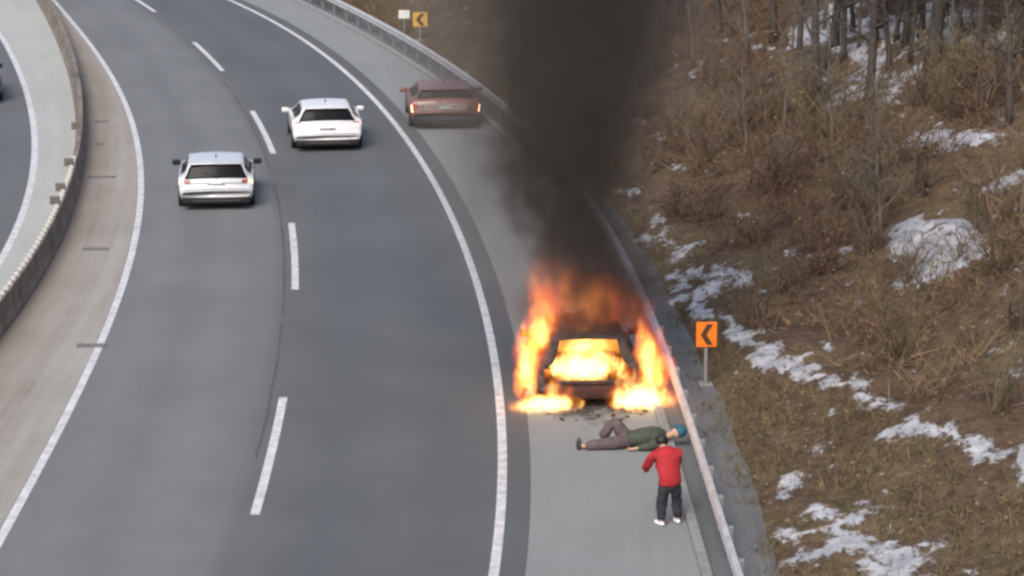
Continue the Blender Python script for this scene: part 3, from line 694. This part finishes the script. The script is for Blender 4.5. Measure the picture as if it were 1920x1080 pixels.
c2 = car('white_car', s2, M['white'], 'bright white crossover car in the right lane nearing the stopped red car', 'car', 'cars driving past the fire', (.25,.515,.84), (.09,.12,.06,.78), (.20,.235,.70,.93), 'lamp', 'white')
place(c2, 615, 284, heading(98, c_right))
s3 = Shape(W=2.56, H=1.48, roofw=.72, belt=1.02, top=[(0,.60),(.02,.68),(.05,.74),(.09,.92),(.14,1.02),(.20,1.08),(.27,1.12),(.44,1.36),(.50,1.41),(.70,1.45),(1.3,1.48),(2.0,1.48),(2.4,1.44),(2.6,1.38),(3.25,1.03),(3.7,.97),(4.2,.85),(4.42,.7),(4.5,.58)])
s3.cowl = (2.64, 3.2); s3.side = [(.72,1.12),(1.17,1.95),(2.0,2.62)]
c3 = car('red_car', s3, M['maroon'], 'red brown car stopped on the shoulder with bright lamps, half veiled by smoke', 'car', None, (.26,.455,.86), (.055,.08,.03,.86), (.040,.105,.74,.96), 'lamp_hot', 'maroon', .50)
S3 = s3.patch('tailgate_panel', .030, .088, -.62, .62, M['dusty'], c3, off=.004, nq=15)
place(c3, 836, 243, heading(101, c_right) * .6)
s4 = s1; c4 = copy_tree(c1); c4.name = 'dark_car'; tag(c4, 'dark car on the opposite carriageway cut by the left border', 'car'); del c4['group']
for ch in c4.children:
    if ch.name.startswith(('body', 'spoiler')): ch.data = ch.data.copy(); ch.data.materials[0] = M['blackcar']
    for q in list(ch.children):
        if q.name.startswith('lamp'): q.data = q.data.copy(); q.data.materials[0] = M['lens']
x, y = at(3, 196); c4.location = (x - 1.1, y, 0); c4.rotation_euler = (0, 0, R(15))

# burning car: charred shell with burnt-out openings
M['char'] = mat('charred_steel', (.035,.028,.027), .8, noise=(6,.5,(.012,.010,.010),(.075,.058,.055)), bump=.5, bscale=25)
M['char_rust'] = mat('scorched_bumper', (.05,.016,.010), .85, noise=(5,.5), bump=.4)
BX, BY = at(1106, 764)
s5 = Shape(W=2.42, H=1.72, L=4.7, roofw=.72, belt=.98, top=[(0,.42),(.03,.46),(.08,.50),(.12,.62),(.18,.86),(.22,.96),(.44,1.54),(.50,1.62),(.70,1.67),(1.3,1.72),(2.2,1.72),(2.7,1.64),(3.4,1.08),(3.9,1.0),(4.4,.88),(4.62,.72),(4.7,.6)])
def burnt(y, q):
    if .09 < y < .20 and q < .76: return True
    if .20 <= y < .45 and q < .72: return True
    if 1.12 < q < 1.9 and (.85 < y < 1.25 or 1.35 < y < 2.1 or 2.2 < y < 2.75): return True
    if 2.78 < y < 3.35 and q < .88: return True
    return False
bc = empty('burning_car', (BX, BY, 0), R(4)); tag(bc, 'charred car engulfed in flames on the right shoulder', 'car')
V, F = s5.shell(burnt); bd = mesh('body', V, F, M['char'], bc, True); sm_ = bd.modifiers.new('thickness', 'SOLIDIFY'); sm_.thickness = .035; sm_.offset = -1
bb = MB().box((0,.06,.36), (1.72,.28,.30), bev=.05).build('rear_bumper', M['char_rust'], bc, True)
for sg in (-1, 1):
    for yy in (.9, 3.75): wheel(bc, sg*1.08, yy)
    mm = MB().box((sg*1.32, 2.95, 1.08), (.24,.14,.17), bev=.04); mm.build('wing_mirror', M['char'], bc, True)
    for sx in (.45,):
        sb = MB().box((sg*sx, 2.1, .98), (.5,.14,.62), bev=.06).box((sg*sx, 2.1, 1.38), (.24,.10,.18), bev=.04).build('front_seat', M['char'], bc, True)
MB().box((0, 1.15, .86), (1.5,.14,.42), bev=.06).build('rear_seat', M['char'], bc, True)
MB().box((0,.02,.62), (1.6,.05,.06), bev=.02).build('tailgate_sill', M['char'], bc, True)

# ------------------------------------------------------------------ fire and smoke
def flame_mat(name, E, hot=.0, ns=1.7, cover=.0, soft=1.5):
    m = bpy.data.materials.new(name); m.use_nodes = True; t = m.node_tree; t.nodes.clear(); g = NT(m)
    out = g.n('OutputMaterial'); o = g.obj()
    wn_ = g.n('TexNoise'); g.put(wn_.inputs['Vector'], g.scale(g.pos(), (1, 1, .6))); wn_.inputs['Scale'].default_value = 2.6; wn_.inputs['Detail'].default_value = 4; wn_.inputs['Roughness'].default_value = .65
    w1 = g.n('VectorMath', operation='SUBTRACT'); g.put(w1.inputs[0], wn_.outputs['Color']); w1.inputs[1].default_value = (.5,.5,.5)
    w2 = g.n('VectorMath', operation='MULTIPLY'); g.put(w2.inputs[0], w1.outputs[0]); w2.inputs[1].default_value = (1.5,1.5,1.2)
    w3 = g.n('VectorMath', operation='ADD'); g.put(w3.inputs[0], w2.outputs[0]); g.put(w3.inputs[1], o)
    ln = g.n('VectorMath', operation='LENGTH'); g.put(ln.inputs[0], w3.outputs[0])
    f = g.math('SUBTRACT', 1, ln.outputs['Value'])
    p = g.scale(g.pos(), (1, 1, .55)); nz = g.noise(p, ns, 4, .62, .9); n2 = g.noise(p, ns*3.2, 3, .6, .6)
    nz = g.math('ADD', g.math('MULTIPLY', nz, .72), g.math('MULTIPLY', n2, .28))
    d = g.math('ADD', g.math('MULTIPLY', f, soft), g.math('MULTIPLY', g.math('SUBTRACT', nz, .5), 3.4))
    l0 = g.n('VectorMath', operation='LENGTH'); g.put(l0.inputs[0], o)
    edge = g.math('MULTIPLY', g.math('MULTIPLY', f, 5, True), g.math('MULTIPLY', g.math('SUBTRACT', 1, l0.outputs['Value']), 8, True))
    d = g.math('MULTIPLY', g.math('ADD', d, cover, True), edge)
    c = g.ramp(g.math('ADD', d, hot, True), [(0, (1,.07,.004)), (.35, (1,.17,.01)), (.7, (1,.42,.06)), (1, (1,.72,.26))])
    e = g.math('MULTIPLY', g.math('POWER', d, 1.6), E)
    em = g.n('Emission'); g.put(em.inputs[0], c); g.put(em.inputs[1], e)
    t.links.new(em.outputs[0], out.inputs['Volume'])
    m.cycles.volume_step_rate = .4; return m
FM = {'white': flame_mat('white_hot_flame', 3.7, .14, 2.9, .16), 'yellow': flame_mat('yellow_flame', 2.4, -.12, 3.2, .04), 'inner': flame_mat('inner_flame', 1.0, -.18, 3.0, .20), 'orange': flame_mat('orange_flame', 2.1, -.26, 1.9, -.02, 1.2), 'dim': flame_mat('dim_flame', 1.7, -.32, 1.7, -.04, 1.3), 'red': flame_mat('red_flame', .62, -.36, 1.3, .02, 1.1)}
fire = empty('fire', (BX, BY, 0), R(4)); tag(fire, 'yellow and orange flames blazing in and around the burning car', 'fire')
def flame(c, r, k, tilt=(0,0), lean=0, name='flame'):
    bm = bmesh.new(); bmesh.ops.create_icosphere(bm, subdivisions=3, radius=1)
    for v in bm.verts:
        z = v.co.z; s = 1.0 - .35*max(0, z); n = 1 + .16*math.sin(3.1*v.co.x*2+c[0]*5)*math.cos(2.7*v.co.y*2+z*4+c[1])
        v.co = Vector((v.co.x*s*n + lean*max(0,z), v.co.y*s*n, z*(1.02)))
    me = bpy.data.meshes.new(name); bm.to_mesh(me); bm.free(); me.materials.append(FM[k])
    o = bpy.data.objects.new(name, me); COL.objects.link(o); o.parent = fire; o.location = c; o.scale = r; o.rotation_euler = (tilt[0], tilt[1], 0); return o
flame((0,.80,.76), (1.30,.62,.44), 'white'); flame((-.02,1.0,1.28), (1.12,.8,.58), 'inner'); flame((.15,2.0,1.1), (1.0,.9,.6), 'inner'); flame((-.15,.75,1.22), (.55,.35,.32), 'yellow')
flame((-1.05,-.16,.16), (1.0,.5,.30), 'white'); flame((1.12,-.24,.26), (.92,.5,.40), 'white'); flame((.92,-.05,.62), (.42,.3,.42), 'yellow'); flame((-1.45,-.05,.45), (.28,.3,.45), 'yellow'); flame((-.85,-.1,.42), (.30,.3,.42), 'yellow')
flame((-1.44,.5,.80), (.36,.5,.85), 'yellow', (0,R(10))); flame((-1.12,1.1,1.55), (.34,.6,.90), 'yellow', (0,R(20))); flame((-1.28,.7,1.2), (.62,.7,1.4), 'orange', (0,R(14)))
flame((1.40,.5,.95), (.34,.5,1.05), 'yellow', (0,R(-8))); flame((1.58,.6,.85), (.62,.7,1.2), 'orange', (0,R(-6))); flame((1.80,-.1,.26), (.34,.3,.36), 'orange'); flame((1.45,-.15,.55), (.4,.35,.5), 'yellow')
for q_ in [(-1.62,.2,.5,.2,.45),(-1.5,.9,1.5,.18,.5),(-.55,-.2,.35,.22,.4),(.6,-.25,.35,.2,.38),(1.72,.3,.6,.2,.5),(1.3,.9,1.6,.2,.5),(-.8,1.5,2.0,.2,.5),(.3,1.4,1.95,.22,.45),(.75,1.7,2.0,.2,.5),(-.3,1.6,2.0,.2,.4),(1.95,-.1,.2,.18,.25),(-1.8,-.2,.12,.25,.16)]:
    flame(q_[:3], (q_[3], q_[3], q_[4]), 'orange', (0, R(-8*q_[0])))
flame((.45,1.7,2.2), (.62,.6,.70), 'dim'); flame((-.72,1.8,2.55), (.95,.8,.95), 'red'); flame((.05,1.6,2.15), (1.6,1.0,.95), 'red'); flame((-.95,1.4,2.05), (.6,.6,.85), 'dim'); flame((1.15,1.4,1.9), (.7,.7,.7), 'red')
def tri_ramp(g, f, stops): return g.ramp(f, [(p, (v, v, v)) for p, v in stops])
SMH = 13.0
m = bpy.data.materials.new('smoke'); m.use_nodes = True; t = m.node_tree; t.nodes.clear(); g = NT(m); out = g.n('OutputMaterial')
sx = g.n('SeparateXYZ'); o_ = g.obj(); g.put(sx.inputs[0], o_); zf = g.math('MULTIPLY', sx.outputs[2], 1/SMH, True)
path = [(0,.25),(.08,.10),(.16,-.30),(.25,-.70),(.36,-.65),(.5,-.35),(.68,-.40),(1,-.4)]; radii = [(0,1.30),(.08,1.35),(.16,1.45),(.25,1.6),(.36,1.85),(.5,2.2),(.68,2.35),(1,2.8)]
cx = g.math('SUBTRACT', g.math('MULTIPLY', tri_ramp(g, zf, [(p, v/4+.5) for p, v in path]), 4), 2)
rr = g.math('MULTIPLY', tri_ramp(g, zf, [(p, v/4) for p, v in radii]), 4)
wv = g.noise(g.scale(o_, (1,1,.6)), .55, 4, .6, .4); wv2 = g.noise(o_, 1.5, 4, .6, .3)
dx = g.math('SUBTRACT', sx.outputs[0], cx); dx = g.math('ADD', dx, g.math('MULTIPLY', g.math('ADD', g.math('MULTIPLY', g.math('SUBTRACT', wv, .5), 1), g.math('MULTIPLY', g.math('SUBTRACT', wv2, .5), .7)), 3.4)); dy = g.math('SUBTRACT', sx.outputs[1], g.math('MULTIPLY', sx.outputs[2], .12))
rad = g.math('SQRT', g.math('ADD', g.math('MULTIPLY', dx, dx), g.math('MULTIPLY', dy, dy)))
q = g.math('DIVIDE', rad, rr)
core = g.math('MULTIPLY', g.math('SUBTRACT', 1.30, q), 1.05, True); core = g.math('POWER', core, 1.7)
core = g.math('MULTIPLY', core, g.math('ADD', .28, g.math('MULTIPLY', g.math('SUBTRACT', wv2, .36), 4.0, True)))
dxv = g.math('ADD', dx, .75); qv = g.math('DIVIDE', g.math('SQRT', g.math('ADD', g.math('MULTIPLY', dxv, dxv), g.math('MULTIPLY', dy, dy))), rr)
veil = g.math('MULTIPLY', g.math('SUBTRACT', 1, g.math('MULTIPLY', qv, .47)), 1.2, True); veil = g.math('MULTIPLY', g.math('POWER', veil, 1.6), wv)
fadeb = g.math('MULTIPLY', sx.outputs[2], 1.6, True)
dens = g.math('MULTIPLY', g.math('ADD', g.math('MULTIPLY', core, 1.9), g.math('MULTIPLY', veil, .85)), fadeb)
pv = g.n('VolumePrincipled'); g.put(pv.inputs['Color'], g.ramp(g.math('MULTIPLY', q, .5), [(0, (.10,.088,.08)), (.42, (.15,.132,.118)), (.75, (.36,.315,.275)), (1, (.42,.38,.34))])); pv.inputs['Absorption Color'].default_value = (0,0,0,1); g.put(pv.inputs['Density'], dens); pv.inputs['Anisotropy'].default_value = .2
t.links.new(pv.outputs[0], out.inputs['Volume']); m.cycles.volume_step_rate = .22
V = []; F = []; nk = 22
lev = np.linspace(0, 1, 22)
for i, zf_ in enumerate(lev):
    c_ = np.interp(zf_, [p[0] for p in path], [p[1] for p in path]); r_ = np.interp(zf_, [p[0] for p in radii], [p[1] for p in radii]) * 2.55 + .2
    for k in range(nk):
        a = 2*math.pi*k/nk; rk = r_ * (1 + .07*math.sin(3*a + i*.9) + .05*math.sin(5*a - i*1.3))
        V.append((c_ + rk*math.cos(a), .12*zf_*SMH + rk*math.sin(a), zf_*SMH))
for i in range(21):
    for k in range(nk): F.append((i*nk+k, i*nk+(k+1) % nk, (i+1)*nk+(k+1) % nk, (i+1)*nk+k))
F += [tuple(range(nk))[::-1], tuple(21*nk+k for k in range(nk))]
smoke = mesh('smoke', V, F, m); smoke.location = (BX + .15, BY + 1.15, 1.45); tag(smoke, 'thick dark smoke column rising from the burning car', 'smoke', kind='stuff')

# ------------------------------------------------------------------ people
M['red_j'] = mat('red_jacket', (.34,.014,.018), .8, noise=(4,.4), bump=.5, bscale=9); M['navy'] = mat('dark_trousers', (.022,.02,.026), .85, noise=(8,.3), bump=.5, bscale=9)
M['olive'] = mat('olive_coat', (.045,.055,.035), .85, noise=(7,.35), bump=.5, bscale=9); M['taupe'] = mat('taupe_trousers', (.095,.066,.066), .85, noise=(8,.3), bump=.5, bscale=9)
M['skin'] = mat('skin', (.48,.29,.20), .6, noise=(9,.1)); M['hair'] = mat('black_hair', (.012,.011,.010), .6, noise=(30,.4)); M['teal'] = mat('teal_cap', (.018,.10,.15), .8, noise=(9,.3))
M['shoe'] = mat('white_shoes', (.68,.68,.70), .6, noise=(12,.12)); M['shoe_d'] = mat('dark_shoes', (.04,.035,.035), .6, noise=(12,.2)); M['cuff'] = mat('dark_sleeve', (.05,.02,.025), .8, noise=(8,.3))
def skin(name, pts, edges, rad, m, parent, root=0, sub=2):
    me = bpy.data.meshes.new(name); me.from_pydata(pts, edges, []); me.update(); o = bpy.data.objects.new(name, me); COL.objects.link(o)
    md = o.modifiers.new('skin', 'SKIN'); md.use_smooth_shade = True
    for i, v in enumerate(me.skin_vertices[0].data):
        r_ = rad[i]; v.radius = (r_, r_) if not hasattr(r_, '__len__') else r_; v.use_root = (i == root)
    s_ = o.modifiers.new('sub', 'SUBSURF'); s_.levels = sub; s_.render_levels = sub
    if name in ('jacket', 'coat', 'trousers'):
        tx = bpy.data.textures.get('folds') or bpy.data.textures.new('folds', 'CLOUDS'); tx.noise_scale = .10; tx.noise_depth = 2
        dm = o.modifiers.new('folds', 'DISPLACE'); dm.texture = tx; dm.strength = .055; dm.mid_level = .5
    me.materials.append(m); o.parent = parent; return o
def chain(n, s=0): return [(i, i+1) for i in range(s, s+n-1)]
def blob(name, c, r, m, parent, rot=(0,0,0), shape=None):
    bm = bmesh.new(); bmesh.ops.create_uvsphere(bm, u_segments=20, v_segments=14, radius=1)
    for v in bm.verts:
        if shape: v.co = shape(v.co)
    me = bpy.data.meshes.new(name); bm.to_mesh(me); bm.free(); me.polygons.foreach_set('use_smooth', [True]*len(me.polygons)); me.materials.append(m)
    o = bpy.data.objects.new(name, me); COL.objects.link(o); o.parent = parent; o.location = c; o.scale = r; o.rotation_euler = rot; return o
def head_shape(v):
    """skull with chin, brow, nose; face towards +y"""
    v = v.copy()
    if v.z < -.1: v.x *= 1 + .35*(v.z+.1); v.y = v.y*(1+.15*(v.z+.1)) + .10*(-v.z)
    if v.y > .6 and abs(v.x) < .22 and -.45 < v.z < .15: v.y += .20
    if v.y > .55 and .15 < abs(v.x) < .55 and .0 < v.z < .25: v.y -= .08
    if abs(v.x) > .88 and -.3 < v.z < .2: v.x *= 1.12
    return v
def hand(parent_mesh_pts, wrist, dirv, side, rad=.011):
    """palm and five finger chains appended to a skin skeleton"""
    pts, edges, rads, w = parent_mesh_pts; d = Vector(dirv).normalized(); s_ = Vector(side).normalized(); k = d.cross(s_)
    b0 = len(pts); pts.append(tuple(Vector(wrist) + d*.055)); rads.append((.038,.02)); edges.append((w, b0))
    for j, (off, L) in enumerate([(-.034,.066),(-.011,.078),(.012,.073),(.033,.055)]):
        a = len(pts); base = Vector(wrist) + d*.09 + s_*off
        pts += [tuple(base), tuple(base + d*L*.5 - k*.006), tuple(base + d*L*.9 - k*.026)]; rads += [rad, rad*.9, rad*.75]; edges += [(b0, a), (a, a+1), (a+1, a+2)]
    a = len(pts); base = Vector(wrist) + d*.035 - s_*.045; pts += [tuple(base), tuple(base + d*.03 - s_*.022), tuple(base + d*.058 - s_*.026)]; rads += [.013,.012,.009]; edges += [(b0, a), (a, a+1), (a+1, a+2)]
def person_stand(px, py, rz):
    x, y = at(px, py); r = empty('person', (x, y, 0), rz); r.scale = (1.22, 1.05, 1.05)
    tag(r, 'person in a red jacket and black trousers standing bent over the one lying down', 'person')
    # facing +y, bending forward
    pts = [(0,0,.90),(0,.06,1.12),(0,.16,1.34),(0,.26,1.44),(0,.33,1.50),(0,.38,1.57)]; ed = chain(6); rd = [.12,.12,.12,.06,.055,.09]
    for sg in (-1, 1):
        b_ = len(pts); pts += [(sg*.19,.20,1.38),(sg*.27,.34,1.14),(sg*.20,.55,.98)]; rd += [.055,.045,.032]; ed += [(2,b_),(b_,b_+1),(b_+1,b_+2)]
        hand([pts, ed, rd, b_+2], (sg*.20,.55,.98), (-sg*.1,.75,-.6), (1,0,0))
        b_ = len(pts); pts += [(sg*.11,0,.84),(sg*.14,.02,.47),(sg*.16,-.03,.09)]; rd += [.085,.06,.042]; ed += [(0,b_),(b_,b_+1),(b_+1,b_+2)]
        b2 = len(pts); pts += [(sg*.17,.10,.05)]; rd += [.035]; ed += [(b_+2,b2)]
    skin('body', pts, ed, rd, M['skin'], r)
    blob('head', (0,.41,1.58), (.085,.105,.125), M['skin'], r, (R(-50),0,0), head_shape)
    blob('hair', (0,.385,1.605), (.105,.13,.125), M['hair'], r, (R(-50),0,0), lambda v: Vector((v.x, min(v.y,.45), max(v.z,-.8 if v.y < .2 else -.3))))
    J = [(0,-.02,.76),(0,-.01,.90),(0,.04,1.06),(0,.11,1.24),(0,.19,1.39),(0,.28,1.47)]; je = chain(6); jr = [(.225,.17),(.22,.17),(.22,.165),(.235,.17),(.21,.14),(.11,.10)]
    for sg in (-1, 1):
        b_ = len(J); J += [(sg*.22,.20,1.38),(sg*.30,.34,1.13),(sg*.22,.52,1.0)]; jr += [.095,.085,.062]; je += [(4,b_),(b_,b_+1),(b_+1,b_+2)]
    skin('jacket', J, je, jr, M['red_j'], r)
    T = [(0,-.01,.92),(0,0,.86)]; te = [(0,1)]; tr = [(.17,.13),(.17,.14)]
    for sg in (-1, 1):
        b_ = len(T); T += [(sg*.105,0,.76),(sg*.14,.03,.48),(sg*.155,-.02,.10)]; tr += [.12,.098,.078]; te += [(1,b_),(b_,b_+1),(b_+1,b_+2)]
    skin('trousers', T, te, tr, M['navy'], r)
    for sg in (-1, 1):
        o = blob('shoe', (sg*.165,.05,.045), (.055,.15,.05), M['shoe'], r, (0,0,-sg*.15), lambda v: Vector((v.x*(1+.15*v.y), v.y, max(v.z,-.85) if v.y > -.3 else v.z*1.2 if v.z > 0 else max(v.z,-.85))))
    return r
def person_lie(px, py, rz):
    """lying on the back along +x (head at +x), one knee raised"""
    x, y = at(px, py); r = empty('person', (x, y, 0), rz); r.scale = (1.26, 1.15, 1.15)
    tag(r, 'person in an olive coat and teal cap lying on the shoulder with one knee raised', 'person')
    pts = [(-.12,0,.15),(.15,0,.16),(.40,0,.19),(.52,0,.22),(.60,0,.25),(.66,0,.28)]; ed = chain(6); rd = [.11,.11,.12,.06,.055,.08]
    arms = [(-1, (.42,-.19,.15),(.18,-.30,.10),(-.05,-.30,.06),(-1,0,-.1)), (1, (.42,.19,.16),(.22,.28,.17),(.05,.12,.32),(-.6,-.7,0))]
    for sg, a1, a2, a3, dv in arms:
        b_ = len(pts); pts += [a1,a2,a3]; rd += [.055,.045,.032]; ed += [(2,b_),(b_,b_+1),(b_+1,b_+2)]; hand([pts, ed, rd, b_+2], a3, dv, (0,1,0) if sg < 0 else (.7,-.7,0))
    legs = [[(-.2,-.10,.13),(-.60,-.14,.11),(-1.0,-.16,.07),(-1.06,-.17,.17)], [(-.2,.11,.15),(-.42,.16,.50),(-.66,.17,.09),(-.78,.17,.05)]]
    for L in legs:
        b_ = len(pts); pts += L; rd += [.085,.06,.042,.035]; ed += [(0,b_),(b_,b_+1),(b_+1,b_+2),(b_+2,b_+3)]
    skin('body', pts, ed, rd, M['skin'], r)
    blob('head', (.71,0,.28), (.085,.105,.125), M['skin'], r, (R(90),0,R(-90)), lambda v: head_shape(v))
    cp = blob('cap', (.745,0,.31), (.13,.14,.125), M['teal'], r, (0,R(70),0), lambda v: Vector((v.x, v.y, max(v.z,-.35))))
    MB().box((.70,0,.42),(.12,.17,.025),bev=.01).build('cap_peak', M['teal'], r)
    J = [(-.30,0,.16),(-.10,0,.17),(.10,0,.20),(.28,0,.22),(.44,0,.22),(.54,0,.23)]; je = chain(6); jr = [(.19,.14),(.21,.17),(.22,.21),(.22,.21),(.20,.17),(.09,.09)]
    for sg, a1, a2, a3, dv in arms:
        b_ = len(J); J += [a1,a2,a3]; jr += [.095,.085,.062]; je += [(4,b_),(b_,b_+1),(b_+1,b_+2)]
    skin('coat', J, je, jr, M['olive'], r)
    T = [(-.12,0,.15),(-.18,0,.15)]; te = [(0,1)]; tr = [(.16,.13),(.16,.135)]
    for L in legs:
        b_ = len(T); T += [L[0], L[1], tuple(Vector(L[1]).lerp(Vector(L[2]), .92))]; tr += [.16,.13,.10]; te += [(1,b_),(b_,b_+1),(b_+1,b_+2)]
    skin('trousers', T, te, tr, M['taupe'], r)
    blob('shoe', (-1.06,-.165,.12), (.05,.055,.13), M['shoe_d'], r); blob('shoe', (-.76,.17,.05), (.13,.052,.05), M['shoe_d'], r)
    return r
person_stand(1255, 983, R(24))
person_lie(1196, 838, R(2))
